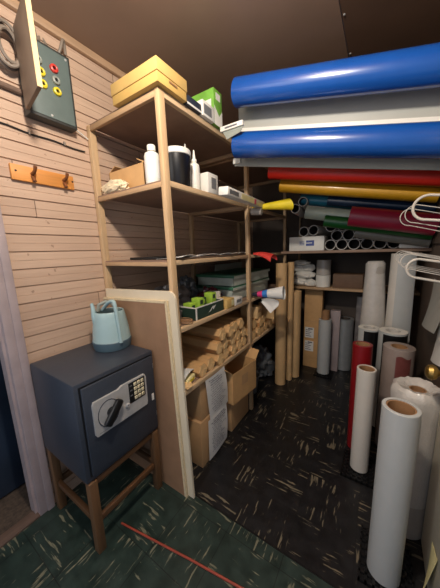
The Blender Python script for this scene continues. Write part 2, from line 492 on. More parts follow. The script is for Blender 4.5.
kc = thing('wall_cable', 'thin black cable clipped along the plank wall above the hooks', 'cable', (WX, .7, 2.2))
pts = [(WX+.006, .495+i*.035, 2.203-.001*i+.003*math.sin(i)) for i in range(14)]
at(B().tube(pts, .0045, 8), Vector((WX, .7, 2.2))).done('cable', 'cable_black', kc)
for y in (.655, .83):
    at(B().b2(WX, WX+.013, y-.005, y+.005, 2.19, 2.212, bev=.002), Vector((WX, .7, 2.2))).done('clip', 'cable_grey', kc)
hk = thing('hook_rail', 'orange pine wall rail with two brown wooden pegs', 'coat hook', (WX, .7, 1.98))
o_ = Vector((WX, .7, 1.98))
at(B().b2(WX, WX+.02, .54, .848, 1.943, 2.02, bev=.003), o_).done('board', 'hook_wood', hk)
for y in (.632, .79):
    h = at(B().tube([(WX+.018, y, 1.985), (WX+.045, y, 1.988), (WX+.062, y, 1.998), (WX+.072, y, 2.016)], [.009, .009, .008, .009], 10), o_).done('hook', 'hook_dark', hk)
    at(B().tube([(WX+.018, y, 1.975), (WX+.035, y, 1.962), (WX+.042, y, 1.945)], [.009, .008, .009], 10), o_).done('lower_prong', 'hook_dark', h)
for y in (.56, .84):
    at(B().lathe([(.005, 0), (.005, .002), (0, .003)], 10, Matrix.Translation((WX+.02, y, 1.988)) @ Matrix.Rotation(PI/2, 4, 'Y')), o_).done('screw', 'black', hk)

# ------------------------------------------------------------------ safe on its stand
st = thing('wooden_stand', 'brown wooden stand with four square legs under the dark safe', 'stand', (-1.352, .700, 0), (0, 0, 0))
W2, D2 = .225, .235          # half width (y) and half depth (x)
for sx in (-1, 1):
    for sy in (-1, 1):
        B().box((sx*(D2-.022), sy*(W2-.022), .214), (.042, .042, .428), None, .003).done('leg', 'oak', st)
for sx in (-1, 1):
    B().box((sx*(D2-.022), 0, .41), (.022, 2*W2-.09, .035), None, .002).done('apron', 'oak_y', st)
    B().box((sx*(D2-.022), 0, .185), (.022, 2*W2-.09, .034), None, .002).done('stretcher', 'oak_y', st)
for sy in (-1, 1):
    B().box((0, sy*(W2-.022), .41), (2*D2-.09, .022, .035), None, .002).done('apron', 'oak_x', st)
    B().box((0, sy*(W2-.022), .185), (2*D2-.09, .022, .034), None, .002).done('stretcher', 'oak_x', st)

sf = thing('safe', 'dark slate digital safe with a steel lock plate and keypad on a wooden stand', 'safe', (-1.352, .705, .43))
def pl(b): return b
H2 = .533
B().b2(-.245, .225, -.235, .235, 0, H2, bev=.008).done('body', 'safe', sf)
B().b2(.2245, .2265, -.213, .222, .027, .512).done('door_gap', 'safe_gap', sf)
dr = B().b2(.226, .241, -.206, .217, .034, .505, bev=.004).done('door', 'safe', sf)
# lock plate: slightly tapered casting
poly = [(-.165, .232), (.142, .232), (.148, .25), (.148, .41), (.138, .428), (-.01, .428), (-.03, .418), (-.165, .418), (-.172, .40), (-.172, .245)]
T = Matrix(((0, 0, 1, .241), (1, 0, 0, 0), (0, 1, 0, 0), (0, 0, 0, 1)))
lp = B().prism(poly, .012, T).done('lock_plate', 'steel', dr, smooth=False)
B().lathe([(0, 0), (.066, 0), (.072, .003), (.072, .0)], 32, Matrix.Translation((.2525, -.095, .325)) @ Matrix.Rotation(PI/2, 4, 'Y'), sx=1, sy=.82).done('handle_recess', 'navy_card', lp)
b = B(); q = Matrix.Rotation(math.radians(-40), 3, 'X')
b.box((.276, -.082, .325), (.026, .046, .135), q, .012)
b.lathe([(0, 0), (.024, 0), (.024, .02), (0, .02)], 20, Matrix.Translation((.252, -.082, .325)) @ Matrix.Rotation(PI/2, 4, 'Y'))
b.done('turn_handle', 'black', lp)
b = B().lathe([(.013, 0), (.013, .006), (.009, .009), (.004, .009), (.004, .003), (0, .003)], 20, Matrix.Translation((.253, .012, .302)) @ Matrix.Rotation(PI/2, 4, 'Y'))
b.done('keyhole', 'steel', lp)
B().b2(.2525, .256, .028, .136, .300, .420, bev=.002).done('keypad', 'black', lp)
rows = ['123', '456', '789', '*0#']
kb = B(); kd = B()
for r in range(4):
    for c in range(3):
        y = .068+c*.024; zz = .402-r*.027
        kb.b2(.2555, .2595, y-.009, y+.009, zz-.0095, zz+.0095, bev=.0015)
        lettering(rows[r][c], .016, Matrix.Translation((.2597, y, zz)) @ FRONT, kd, .0002)
kb.done('keys', 'keys', lp); kd.done('key_digits', 'ink_dark', lp, smooth=False)
b = B()
for zz in (.402, .375, .345): b.b2(.2558, .2566, .034, .050, zz-.003, zz+.003)
b.done('keypad_lamps', 'grey_label', lp)
b = B(); b.b2(.2526, .2534, -.155, -.11, .243, .2445)
for zz in (.44, .12):
    B().tube([(.232, .216, zz-.014), (.232, .216, zz+.014)], .006, 10).done('hinge_pin', 'white', dr)
B().b2(.2405, .2425, .188, .204, .225, .268).done('sticker', 'white', dr)
b.done('plate_mark', 'ink', lp)

wc = thing('watering_can', 'sage blue watering can with a dark base standing on the safe', 'watering can', (-1.40, .858, .963), (0, 0, math.radians(-24)))
h = .235
B().lathe([(0, .004), (.108, .004), (.114, .03), (.116, .055), (.113, .058)], 40).done('base', 'can_dark', wc)
b = B().lathe([(.1135, .056), (.1125, .06), (.105, .13), (.092, .21), (.086, h), (.083, h+.004), (.079, h), (.085, .21), (.098, .13), (.104, .06)], 40)
b.done('body', 'can', wc)
B().lathe([(0, .2), (.082, .2), (.082, .204)], 32).done('dark_opening', 'black_matte', wc)
hp = []
for i in range(22):
    t = i/21
    if t < .5:
        a = t/.5
        hp.append((-.02+.1*a, -.035+.055*a, h-.005+.075*math.sin(a*PI*.5+.15)*1.0))
    else:
        a = (t-.5)/.5
        hp.append((.08+.034*a, .02+.012*a, h+.068-.23*a*a-.02*a))
B().tube(hp, [.011]*22, 10).done('handle', 'can', wc)
sp = [(.01, -.075, h-.10), (.012, -.088, h-.02), (.006, -.088, h+.03), (-.002, -.092, h+.06)]
B().tube(sp, [.022, .016, .012, .009], 12).done('spout', 'can', wc)
B().tube([(-.03, -.06, h), (-.035, -.05, h+.04), (-.03, -.01, h+.055), (-.02, .02, h+.05), (.0, .045, h)], [.012]*5, 10).done('grip', 'grey_plastic', wc)

# ------------------------------------------------------------------ boards leaning on the shelf end
def board(name, x0, x1, y0, y1, z1, rad, mats, label, lean):
    n = 8; poly = [(x0, 0), (x1, 0)]
    for i in range(n+1):
        a = i/n*PI/2; poly.append((x1-rad+rad*math.cos(a), z1-rad+rad*math.sin(a)))
    poly += [(x0, z1+.004)]
    t = thing(name, label, 'board', (x1, y0, 0), (0, math.radians(lean), 0))
    o_ = Vector((x1, y0, 0))
    T = Matrix(((1, 0, 0, 0), (0, 0, 1, y0), (0, 1, 0, 0), (0, 0, 0, 1)))
    at(B().prism(poly, y1-y0, T), o_).done('panel', mats[0], t, smooth=False)
    return t, o_
t, o_ = board('cream_board', -1.535, -.882, .964, .978, 1.335, .05, ['cream'], 'tall cream board with a rounded corner leaning on the shelf end', -2.2)
t, o_ = board('hardboard_panel', -1.54, -.938, .946, .962, 1.275, .004, ['hard_light'], 'brown hardboard panel with a rough cream edge behind the safe', -2.4)
b = B()
b.b2(-1.541, -.9375, .945, .9625, 1.266, 1.280); b.b2(-.943, -.928, .945, .9625, 0.0, 1.280)
at(b, o_).done('cream_edge', 'cream_edge', t)

# red cord on the green floor
pts = [(-1.15, .63, .007), (-.95, .665, .007), (-.7, .71, .007), (-.436, .752, .007), (-.2, .80, .007), (.0, .82, .007)]
tag(B().tube(pts, .0055, 8).done('cord', 'orange_cord'), 'thin orange-red cord lying across the green floor', 'cord')

# ------------------------------------------------------------------ top shelf
def carton(name, label, x0, x1, y0, y1, z0, z1, mat, group=None, rz=0, flaps=None, tape=True, cat='box'):
    t = thing(name, label, cat, ((x0+x1)/2, (y0+y1)/2, z0), (0, 0, rz), group)
    w, d, h = (x1-x0)/2, (y1-y0)/2, z1-z0
    if flaps is None:
        B().b2(-w, w, -d, d, 0, h, bev=.004).done('body', mat, t)
        if tape: B().b2(-w-.0006, w+.0006, -.025, .025, h-.08, h+.0008).done('tape', 'tape', t)
    else:
        b = B(); e = .004
        b.b2(-w, w, -d, d, 0, e); b.b2(-w, -w+e, -d, d, 0, h); b.b2(w-e, w, -d, d, 0, h); b.b2(-w, w, -d, -d+e, 0, h); b.b2(-w, w, d-e, d, 0, h)
        b.done('body', mat, t)
        for (ax, sg, ang) in flaps:
            L = .5*min(w, d)*1.1
            if ax == 'x':
                b = B().box((0, 0, L/2), (e, 2*d-.006, L)); R_ = Matrix.Rotation(math.radians(ang)*sg, 4, 'Y'); tr = Matrix.Translation((sg*(w-e/2), 0, h))
            else:
                b = B().box((0, 0, L/2), (2*w-.006, e, L)); R_ = Matrix.Rotation(-math.radians(ang)*sg, 4, 'X'); tr = Matrix.Translation((0, sg*(d-e/2), h))
            for v in b.bm.verts: v.co = tr @ R_ @ v.co
            b.done('flap', mat, t)
    return t
Z1 = 2.353
t = thing('yellow_box', 'yellow cardboard box on the near end of the top shelf', 'box', (-1.12, 1.06, Z1))
B().b2(-.172, .178, -.106, .106, 0, .045, bev=.002).done('tray', 'yellow_box2', t)
B().b2(-.176, .182, -.11, .11, .0455, .102, bev=.003).done('lid', 'yellow_box', t)
b = B().b2(.182, .1828, -.03, .03, .028, .036); b.done('hand_slot', 'core', t)
t = thing('black_box', 'flat black box beside the yellow box on the top shelf', 'box', (-1.03, 1.245, Z1))
B().b2(-.08, .08, -.065, .065, 0, .05, bev=.003).done('body', 'navy_card', t)
B().b2(-.08, .0805, -.064, .064, .003, .014).done('band', 'white', t)
t = thing('white_box', 'small white box with a grey front label on the top shelf', 'box', (-1.0, 1.38, Z1))
B().b2(-.05, .055, -.062, .062, 0, .085, bev=.003).done('body', 'white', t)
B().b2(.055, .0556, -.05, .03, .014, .066).done('front_label', 'grey_label', t)
t = thing('green_box', 'long green and white box at the far end of the things on the top shelf', 'box', (-1.03, 1.495, Z1))
B().b2(-.34, .08, -.048, .048, 0, .21, bev=.003).done('body', 'green_card', t)
b = B(); b.b2(-.335, .02, -.0488, -.0478, .004, .12); b.b2(-.335, -.09, -.0488, -.0478, .12, .20); b.done('dark_panel', 'navy_card', t)
b = B(); b.b2(-.08, .06, -.0493, -.0478, .10, .15); b.done('white_panel', 'white', t)
b = B(); T = Matrix.Translation((.0805, 0, 0)) @ FRONT
b.prism([(-.046, .0), (.046, .0), (.046, .1), (.01, .06), (-.046, .11)], .0008, T); b.done('white_flash', 'white', t, smooth=False)
B().b2(.0803, .081, -.025, .025, .15, .19).done('logo_patch', 'white', t)
t = thing('rack_bracket', 'white steel bracket reaching from the top shelf to the blue rolls', 'bracket', (-.93, 1.50, 2.312))
B().b2(-.005, .16, -.012, .012, .001, .03, bev=.002).done('arm', 'white', t)
b = B(); b.prism([(0, 0), (.15, 0), (.13, -.03), (.03, -.05)], .004, Matrix(((1, 0, 0, .01), (0, 0, 1, -.002), (0, 1, 0, 0), (0, 0, 0, 1)))); b.done('gusset', 'grey_plastic', t)
B().b2(.03, .12, -.0128, -.012, .01, .02).done('slot_marks', 'ink', t)

# ------------------------------------------------------------------ second shelf
Z2 = 1.926
carton('open_carton', 'open brown carton on the second shelf beside the plank wall', -1.54, -1.20, 1.055, 1.30, Z2, 2.075, 'kraft', flaps=(('x', 1, -62), ('x', -1, -62)), tape=False)
b = B().blob((0, 0, .035), (.12, .035, .042), .3, 3.2, 4, 3)
tag(b.done('tissue_paper', 'tissue', loc=(-1.44, 1.015, Z2)), 'crumpled cream tissue in front of the open brown carton', 'paper')
def bottle(name, label, loc, r, h, nozzle, mat='bottle', group=None):
    t = thing(name, label, 'bottle', loc, None, group)
    B().lathe([(0, 0), (r*.96, 0), (r, .006), (r, h*.72), (r*.9, h*.8), (r*.45, h*.86), (r*.42, h*.9)], 28).done('bottle_body', mat, t)
    if nozzle:
        B().lathe([(r*.5, h*.88), (r*.5, h*.95), (r*.3, h*.98), (r*.12, h*1.22), (0, h*1.22)], 20).done('nozzle', mat, t)
        B().lathe([(r*1.004, h*.2), (r*1.006, h*.21), (r*1.006, h*.6), (r*1.004, h*.61)], 28).done('label', 'white', t)
    else:
        B().lathe([(r*.55, h*.87), (r*.55, h), (r*.5, h*1.02), (0, h*1.02)], 24).done('cap', mat, t)
        B().lathe([(r*1.004, h*.15), (r*1.006, h*.16), (r*1.006, h*.62), (r*1.004, h*.63)], 28).done('label', 'paper', t)
    return t
bottle('plastic_bottle', 'plain white capped bottle left of the front shelf post', (-1.10, 1.03, Z2), .042, .2, False)
t = thing('tub', 'black tub with a white lid right of the front shelf post', 'tub', (-1.035, 1.16, Z2))
B().lathe([(0, 0), (.072, 0), (.077, .01), (.080, .178), (.078, .18)], 36).done('tub_body', 'black', t)
B().lathe([(.0815, .165), (.085, .168), (.085, .192), (.08, .198), (.07, .194), (0, .192)], 36).done('lid', 'white', t)
bottle('glue_bottle', 'white nozzle bottle directly beside the black tub', (-1.125, 1.35, Z2), .034, .262, True, group='nozzle bottles on the second shelf')
bottle('glue_bottle', 'white nozzle bottle next to the white labelled carton', (-1.035, 1.325, Z2), .033, .207, True, group='nozzle bottles on the second shelf')
t = thing('white_carton', 'small white carton with a grey panel behind the nozzle bottles', 'box', (-1.01, 1.43, Z2))
B().b2(-.06, .045, -.058, .058, 0, .125, bev=.003).done('body', 'white', t)
b = B(); b.b2(.045, .0458, -.02, .035, .03, .10); b.done('front_label', 'grey_label', t)
t = t_pack = thing('clear_pack', 'long clear pack of white and yellow strips jutting from the second shelf', 'pack', (-.865, 1.70, 1.912), (math.radians(1), math.radians(4), math.radians(5)))
B().b2(-.035, .035, -.36, .36, -.022, .03, bev=.008).done('sleeve', 'white', t)
b = B().b2(-.03, .0358, -.15, .1, -.015, .02); b.done('yellow_strip', 'note', t)
b = B().b2(-.03, .0362, .1, .14, -.016, .02); b.done('pink_strip', 'pink', t)
b = B().b2(-.03, .0362, -.34, -.2, -.010, .015); b.done('blue_strip', 'grey_label', t)
# paper cones
def cone(name, label, p0, p1, r0, r1, mats, tip=0, squash=1, cat='paper'):
    p0, p1 = Vector(p0), Vector(p1); ax = (p1-p0); L = ax.length; q = ax.to_track_quat('Z', 'Y').to_matrix().to_4x4()
    t = thing(name, label, cat, p0)
    n = len(mats)
    for k in range(n):
        a, c = k/n, (k+1)/n
        def fn(u, v):
            f = a+(c-a)*v; r = r0+(r1-r0)*f
            ang = u*2*PI*1.02
            z = L*f*(1+tip*max(0, math.cos(ang-3.6)))
            return q @ Vector((r*math.cos(ang), squash*r*math.sin(ang), z))
        B().grid(fn, 28, 6, .001).done('sheet' if n == 1 else 'printed_band', mats[k], t)
    return t
cone('yellow_cone', 'bright yellow rolled paper cone jutting from the second shelf', (-.955, 2.02, 1.905), (-.64, 2.05, 1.90), .014, .046, ['yellow_paper'], .12)
pc = cone('printed_cone', 'rolled print with pink and blue bands and a pointed white end', (-.965, 2.03, 1.135), (-.68, 2.06, 1.165), .018, .06, ['navy_card', 'pink', 'cyan', 'paper', 'paper', 'paper'], .0)
b = B()
b.grid(lambda u, v: Vector((-.02+.16*u-.02, -.02+.02*math.sin(v*3), -.14*v*(1-abs(u-.55)*1.4)+.04*math.sin(u*PI)*.3)), 14, 10, .001)
b.done('white_flap', 'paper', pc, loc=(.125, .015, -.035))
b = B(); b.lathe([(0, 0), (.03, .0), (.034, .06), (.03, .09), (0, .092)], 16, Matrix.Rotation(PI/2, 4, 'Y'))
b.done('hanging_bag', 'clear_wrap', t_pack, loc=(-.06, .30, -.052))
def redfn(u, v):
    a = u*PI*1.1-.1
    r = .018+.05*v
    return Vector((.19*v, r*math.cos(a)*1.2, r*.75*math.sin(a)-.055*v*v))
tag(B().grid(redfn, 18, 10, .001).done('red_sheet', 'red_paper', loc=(-.965, 2.06, 1.504)), 'folded red paper sheet sticking out over the third shelf', 'paper')

# ------------------------------------------------------------------ third shelf: flat papers
Z3 = 1.503
for i, (x, y, w, d, rz, m, lab) in enumerate(((-1.055, 1.18, .2, .26, .06, 'paper', 'curled white paper nearest the front post on the third shelf'), (-1.04, 1.50, .18, .3, -.05, 'paper', 'white paper in the middle of the third shelf front'),
        (-1.045, 1.79, .18, .2, .1, 'warm_vinyl', 'off-white paper by the middle post on the third shelf'))):
    b = B().grid(lambda u, v: Vector(((u-.5)*w, (v-.5)*d, .006+.012*abs(math.sin(v*5+i))*u*u+.010*u)), 8, 10, .0012)
    tag(b.done('paper_sheet', m, loc=(x, y, Z3), rot=(0, 0, rz)), lab, 'paper', 'loose papers on the third shelf')
b = B().b2(-.14, .14, -.2, .2, 0, .016, bev=.003)
tag(b.done('black_folder', 'black_matte', loc=(-1.33, 1.3, Z3)), 'flat black folder at the back of the third shelf', 'folder')

# ------------------------------------------------------------------ fourth shelf
Z4 = 1.101
t = thing('display_tray', 'dark green card tray with a white emblem holding lime boxes', 'tray', (-1.05, 1.36, Z4))
b = B(); w, d, h = .075, .17, .085
b.b2(-w, w, -d, d, 0, .003); b.b2(-w, w, -d, -d+.003, 0, h); b.b2(-w, w, d-.003, d, 0, h); b.b2(-w, -w+.003, -d, d, 0, h); b.b2(w-.003, w, -d, d, 0, h)
b.done('tray_body', 'darkgreen_card', t)
b = B(); b.b2(-w-.001, w+.0012, -d-.001, d+.001, h-.006, h+.001); b.b2(w, w+.0015, -d-.001, -d+.014, 0, h); b.b2(-w+.004, w-.004, -d+.004, d-.004, h-.007, h+.002)
bb = B(); 
for (x0, x1, y0, y1) in ((-w-.001, -w+.004, -d, d), (w-.003, w+.0012, -d, d), (-w, w, -d-.001, -d+.004), (-w, w, d-.004, d+.001)): bb.b2(x0, x1, y0, y1, h-.006, h+.001)
bb.b2(w, w+.0015, -d-.001, -d+.014, 0, h); b.bm.free()
bb.done('white_rim', 'white', t)
b = B(); T = Matrix.Translation((w+.0003, .02, .042)) @ FRONT
b.prism([(-.045, -.018), (-.02, -.012), (.0, .008), (.012, -.01), (.045, .02), (.02, .012), (.008, .018), (-.012, .004), (-.02, -.002)], .001, T); b.done('emblem', 'white', t, smooth=False)
for i, (x, y, hh, m, lab) in enumerate(((-1.06, 1.235, .10, 'lime', 'lime box nearest the front post in the dark tray'), (-1.04, 1.30, .125, 'lime', 'lime box with a dark hole, middle of the dark tray'), (-1.07, 1.365, .115, 'darkgreen_card', 'dark green box between the lime boxes in the tray'),
        (-1.04, 1.45, .14, 'lime', 'tall lime box at the far end of the dark tray'))):
    t = thing('small_box', lab, 'box', (x, y, Z4+.0035), None, 'small boxes in the tray')
    B().b2(-.035, .035, -.028, .028, 0, hh, bev=.002).done('body', m, t)
    B().b2(.0352, .0357, -.018, .012, hh-.04, hh-.012).done('print', 'darkgreen_card' if m == 'lime' else 'lime', t)
t = thing('yellow_carton', 'small yellow carton with a pale end label on the fourth shelf', 'box', (-1.005, 1.605, Z4))
B().b2(-.05, .05, -.055, .055, 0, .075, bev=.002).done('body', 'yellow_box', t)
B().b2(.0502, .0508, .01, .048, .015, .06).done('end_label', 'note', t)
t = thing('white_pack', 'white box standing behind the small yellow carton', 'box', (-1.09, 1.57, Z4))
B().b2(-.03, .032, -.05, .05, 0, .125, bev=.003).done('body', 'white', t)
t = thing('white_packet', 'low white packet with grey print right of the yellow carton', 'box', (-1.0, 1.74, Z4))
B().b2(-.045, .045, -.06, .06, 0, .06, bev=.004).done('body', 'white', t)
B().b2(.0452, .0457, -.04, .04, .02, .045).done('print', 'grey_label', t)
for i, (c, d, m, lab) in enumerate((((-1.36, 1.36, .09), (.13, .16, .11), 'bag', 'cloudy plastic bag piled at the back of the fourth shelf'), ((-1.22, 1.69, .065), (.09, .09, .075), 'bag_red', 'maroon plastic bag behind the lime boxes'), ((-1.46, 1.67, .1), (.1, .1, .13), 'bag_grey', 'grey plastic bag beside the pale tubs'))):
    b = B().blob((0, 0, d[2]*.7), d, .38, 2.6, 4, i*5+2)
    tag(b.done('plastic_bag', m, loc=(c[0], c[1], Z4)), lab, 'bag', 'bags on the fourth shelf')
t = thing('coiled_wire', 'small coil of wire on the fourth shelf beside the front post', 'wire', (-1.0, 1.12, Z4))
B().tube([(.045*math.cos(i*.42), .035*math.sin(i*.42), .004+.0006*i) for i in range(46)], .0025, 6).done('coil', 'core', t)
t = thing('clear_tub', 'little clear plastic tub on the fourth shelf left of the tray', 'tub', (-1.10, 1.13, Z4))
B().lathe([(0, 0), (.04, 0), (.047, .06), (.049, .065), (.045, .064), (.038, .004)], 24).done('tub_body', 'bag', t)
for i, (z0, hh, off, lab) in enumerate(((0, .10, 0, 'lower pale plastic tub with a dark green lid behind the middle post'), (.128, .075, .02, 'upper pale plastic tub with a dark green lid behind the middle post'))):
    t = thing('storage_tub', lab, 'tub', (-1.26, 2.22+off, Z4+z0), None, 'pale tubs on the fourth shelf')
    b = B(); w, d, h = .2, .40, hh; e = .004
    b.b2(-w, w, -d, d, 0, e); b.b2(-w, -w+e, -d, d, 0, h); b.b2(w-e, w, -d, d, 0, h); b.b2(-w, w, -d, -d+e, 0, h); b.b2(-w, w, d-e, d, 0, h)
    b.done('tub_body', 'box_clear', t)
    l = B().b2(-w-.012, w+.012, -d-.012, d+.012, h, h+.026, bev=.004).done('lid', 'lid_green', t)
    B().b2(-w+.02, w-.02, -d+.03, d-.03, h+.0255, h+.0275).done('lid_panel', 'lid_green', l)
    B().b2(w+.0115, w+.0135, -d-.012, d+.012, h-.004, h+.02).done('pale_rim', 'box_clear', l)
t = thing('plastic_board', 'pale plastic board leaning at the back of the fourth shelf near the corner', 'panel', (-1.5, 2.45, Z4), (0, math.radians(8), 0))
B().b2(-.006, .006, -.3, .3, 0, .3).done('sheet', 'box_clear', t)

# ------------------------------------------------------------------ fifth shelf: hexagonal kraft cartons
Z5 = .691
ORD = ['first', 'second', 'third', 'fourth', 'fifth', 'sixth', 'seventh', 'eighth']
def hexcarton(label, y, z, r, L, xf, rz, group):
    t = thing('hexagonal_carton', label, 'box', (xf, y, z), (rz, 0, 0), group)
    poly = [(r*math.cos(PI/3*i), r*math.sin(PI/3*i)) for i in range(6)]
    T = Matrix(((0, 0, 1, -L), (1, 0, 0, 0), (0, 1, 0, 0), (0, 0, 0, 1)))
    B().prism(poly, L, T).done('sleeve', 'kraft', t, smooth=False)
    b = B()
    for k in range(3):        # folded end flaps overlapping like a shutter
        a = PI/3*(2*k)
        p = [(.9*r*math.cos(a+q), .9*r*math.sin(a+q)) for q in (0, PI/3, 2*PI/3)]+[(.18*r*math.cos(a+PI/3+2.4), .18*r*math.sin(a+PI/3+2.4))]
        b.prism(p, .003+.002*k, Matrix(((0, 0, 1, .0002), (1, 0, 0, 0), (0, 1, 0, 0), (0, 0, 0, 1))))
    b.done('end_flap', 'kraft_light', t, smooth=False)
    return t
R5 = .051; ROWH = R5*math.sqrt(3)
for row, (y0, n, nm) in enumerate(((1.232, 7, 'bottom row'), (1.435, 5, 'middle row'), (1.49, 4, 'top row'))):
    for i in range(n):
        y = y0+i*.1045
        hexcarton('kraft hexagonal carton, %s from the front post in the %s' % (ORD[i], nm), y, Z5+R5*.87+row*(ROWH+.001), R5, .48, -.962+random.uniform(-.02, .012), 0, 'hexagonal cartons on the fifth shelf')
for row, (y0, n, nm) in enumerate(((2.05, 5, 'bottom row'), (2.10, 3, 'upper row'))):
    for i in range(n):
        hexcarton('kraft hexagonal carton, %s past the middle post in the %s' % (ORD[i], nm), y0+i*.1045, Z5+R5*.87+row*(ROWH+.001), R5, .46, -.97+random.uniform(-.02, .01), 0, 'hexagonal cartons past the middle post')
for i, (y, w, hh, m, lab) in enumerate(((2.19, .05, .12, 'kraft_light', 'short kraft box lying on the cartons past the middle post'), (2.62, .035, .24, 'kraft_light', 'slim upright kraft box past the middle post'), (2.71, .04, .21, 'kraft', 'upright kraft box second from the back of the fifth shelf'), (2.80, .03, .25, 'kraft_dark', 'tall thin brown box at the back of the fifth shelf'))):
    zb = Z5 if i else Z5+2*ROWH
    t = thing('slim_box', lab, 'box', (-1.06, y, zb), None, 'slim boxes on the fifth shelf')
    B().b2(-.1, .09, -w, w, 0, hh, bev=.003).done('body', m, t)
    B().b2(.0903, .091, -w*.6, w*.6, hh*.5, hh*.75).done('label', 'kraft_light' if m != 'kraft_light' else 'tape', t)
t = thing('yellow_packet', 'small yellow packet under a white paper on the fifth shelf', 'packet', (-1.03, 1.12, Z5), (0, 0, .2))
B().b2(-.05, .045, -.055, .055, 0, .04, bev=.008).done('body', 'note', t)
B().b2(.0452, .0458, -.03, .03, .01, .03).done('print', 'yellow_plastic', t)
b = B().grid(lambda u, v: Vector(((u-.5)*.12, (v-.5)*.2, .05+.015*math.sin(v*4)+.01*u)), 6, 8, .0012)
tag(b.done('paper_slip', 'paper', loc=(-1.06, 1.13, Z5), rot=(0, 0, .25)), 'white paper slip lying over the yellow packet', 'paper')
b = B().blob((0, 0, .012), (.05, .045, .016), .3, 3, 3, 8)
tag(b.done('kraft_scrap', 'kraft_light', loc=(-.99, 1.065, Z5)), 'crumpled scrap of kraft paper beside the front post', 'paper')

# ------------------------------------------------------------------ floor cartons under the shelves
carton('kraft_carton', 'lower kraft carton nearest the leaning boards, white paper on its front', -1.32, -.965, 1.17, 1.50, .0, .36, 'kraft_dark')
carton('kraft_carton', 'brown carton stacked on the near floor carton', -1.30, -.972, 1.19, 1.47, .361, .655, 'kraft_dark', tape=False)
carton('kraft_carton', 'lower kraft carton under the tilted open carton', -1.34, -.965, 1.585, 1.91, .0, .305, 'kraft_dark')
t = carton('kraft_carton', 'open-flapped kraft carton on top of the far floor stack', -1.22, -.885, 1.55, 1.895, .306, .575, 'kraft', rz=math.radians(-7), flaps=(('y', -1, 50), ('y', 1, 42)), tape=False)
B().b2(.1677, .1684, -.05, .04, .12, .21).done('printed_mark', 'kraft_dark', t)
B().b2(-.02, .10, -.1733, -.1724, .14, .22).done('green_print', 'plant', t)
def notice(name, label, x, y0, y1, z0, z1, skew, group):
    t = thing(name, label, 'paper', (x, (y0+y1)/2, z0), None, group)
    W, Hh = y1-y0, z1-z0
    fn = lambda u, v: Vector((.004+.010*math.sin(v*PI)*u+.004*math.sin(u*4), (u-.5)*W+skew*(1-v), v*Hh+.015*u*(1-v)))
    B().grid(fn, 10, 12, .001).done('sheet', 'paper', t)
    b = B(); rnd = random.Random(int(z0*100))
    for r in range(15):
        v = .93-r*.055
        u = .12+.1*rnd.random(); n = 0
        while u < .8*rnd.uniform(.7, 1.05):
            du = rnd.uniform(.04, .12)
            p0 = fn(u, v)+Vector((.0022, 0, 0)); p1 = fn(u+du*.5, v+rnd.uniform(-.008, .014))+Vector((.0022, 0, 0)); p2 = fn(u+du, v)+Vector((.0022, 0, 0))
            b.tube([p0, p1, p2], .0011 if r > 2 else .002, 4); u += du+.03
    b.done('handwriting', 'ink', t)
    return t
notice('paper_notice', 'upper white handwritten sheet fixed to the stacked cartons', -.952, 1.225, 1.475, .325, .665, .04, 'handwritten sheets on the cartons')
notice('paper_notice', 'lower white handwritten sheet hanging to the floor', -.950, 1.235, 1.485, .02, .345, -.005, 'handwritten sheets on the cartons')
t = thing('bucket', 'grey bucket on the floor behind the far floor stack', 'bucket', (-1.10, 2.22, 0))
B().lathe([(0, .003), (.075, .003), (.1, .2), (.105, .205), (.1, .207), (.096, .2), (.072, .008)], 28).done('bucket_body', 'bag_grey', t)
B().tube([(.1*math.cos(a), .1*math.sin(a), .2-.04*math.sin(a)) for a in [PI*i/12 for i in range(13)]], .004, 6).done('handle', 'steel', t)
b = B().blob((0, 0, .16), (.15, .15, .2), .4, 2.6, 4, 12)
tag(b.done('rubbish_bag', 'bag_grey', loc=(-1.15, 2.62, 0)), 'crumpled grey bag on the floor below the fifth shelf corner', 'bag')

# ------------------------------------------------------------------ rolls
def roll(name, label, base, h, r, rc, mat, group=None, quat=None, core_out=.0, core='core', cat='roll', prot=0, end=None):
    t = thing(name, label, cat, base, quat, group)
    b = B().lathe([(rc, 0), (r-.002, 0), (r, .002), (r, h-.002), (r-.002, h), (rc, h)], 44, close=True)
    f = b.done('film', mat, t)
    if end:
        B().lathe([(rc+.001, h-.0005), (rc+.001, h+.0012), (r-.001, h+.0012), (r-.001, h-.0005)], 44, close=True).done('end_face', end, t)
    if core:
        B().lathe([(rc-.006, -core_out*0), (rc-.0003, 0), (rc-.0003, h+core_out), (rc-.006, h+core_out)], 32, close=True).done('core', core, t)
    return t
# foreground on the right
roll('vinyl_roll', 'big white roll with a kraft core, nearest on the right by the door', (.119, 1.16, .02), .868, .067, .053, 'white_vinyl', core_out=-.004)
t = roll('wrapped_roll', 'thick roll in crinkled clear plastic behind the big white roll', (.212, 1.49, .004), .815, .10, .036, 'clear_wrap')
b = B()
for k in range(1):
    b.lathe([(.101, .2), (.105, .5), (.108, .72), (.112, .79), (.106, .82), (.09, .835), (.06, .83), (.038, .81)], 64)
for v in b.bm.verts:
    n = noise.noise(v.co*30)*.004+noise.noise(v.co*70)*.0028
    if v.co.z > .65: v.co += Vector((v.co.x*n*9, v.co.y*n*9, n*1.6))
b.done('crinkled_plastic', 'wrap', t)
B().grid(lambda u, v: Vector((.115*math.cos(-2.0+u*.5), .115*math.sin(-2.0+u*.5), .60+.13*v-.05*u*(1-v))), 8, 4, .0012).done('paper_label', 'paper', t)
roll('vinyl_roll', 'slim white roll on the black tray in front of the red roll', (-.018, 1.735, .022), .745, .056, .046, 'warm_vinyl', core_out=-.004)
roll('vinyl_roll', 'deep red roll standing behind the slim white roll', (-.05, 1.945, .012), .84, .064, .046, 'red_roll', core='core', quat=Quaternion((0, 1, 0), math.radians(-.5)))
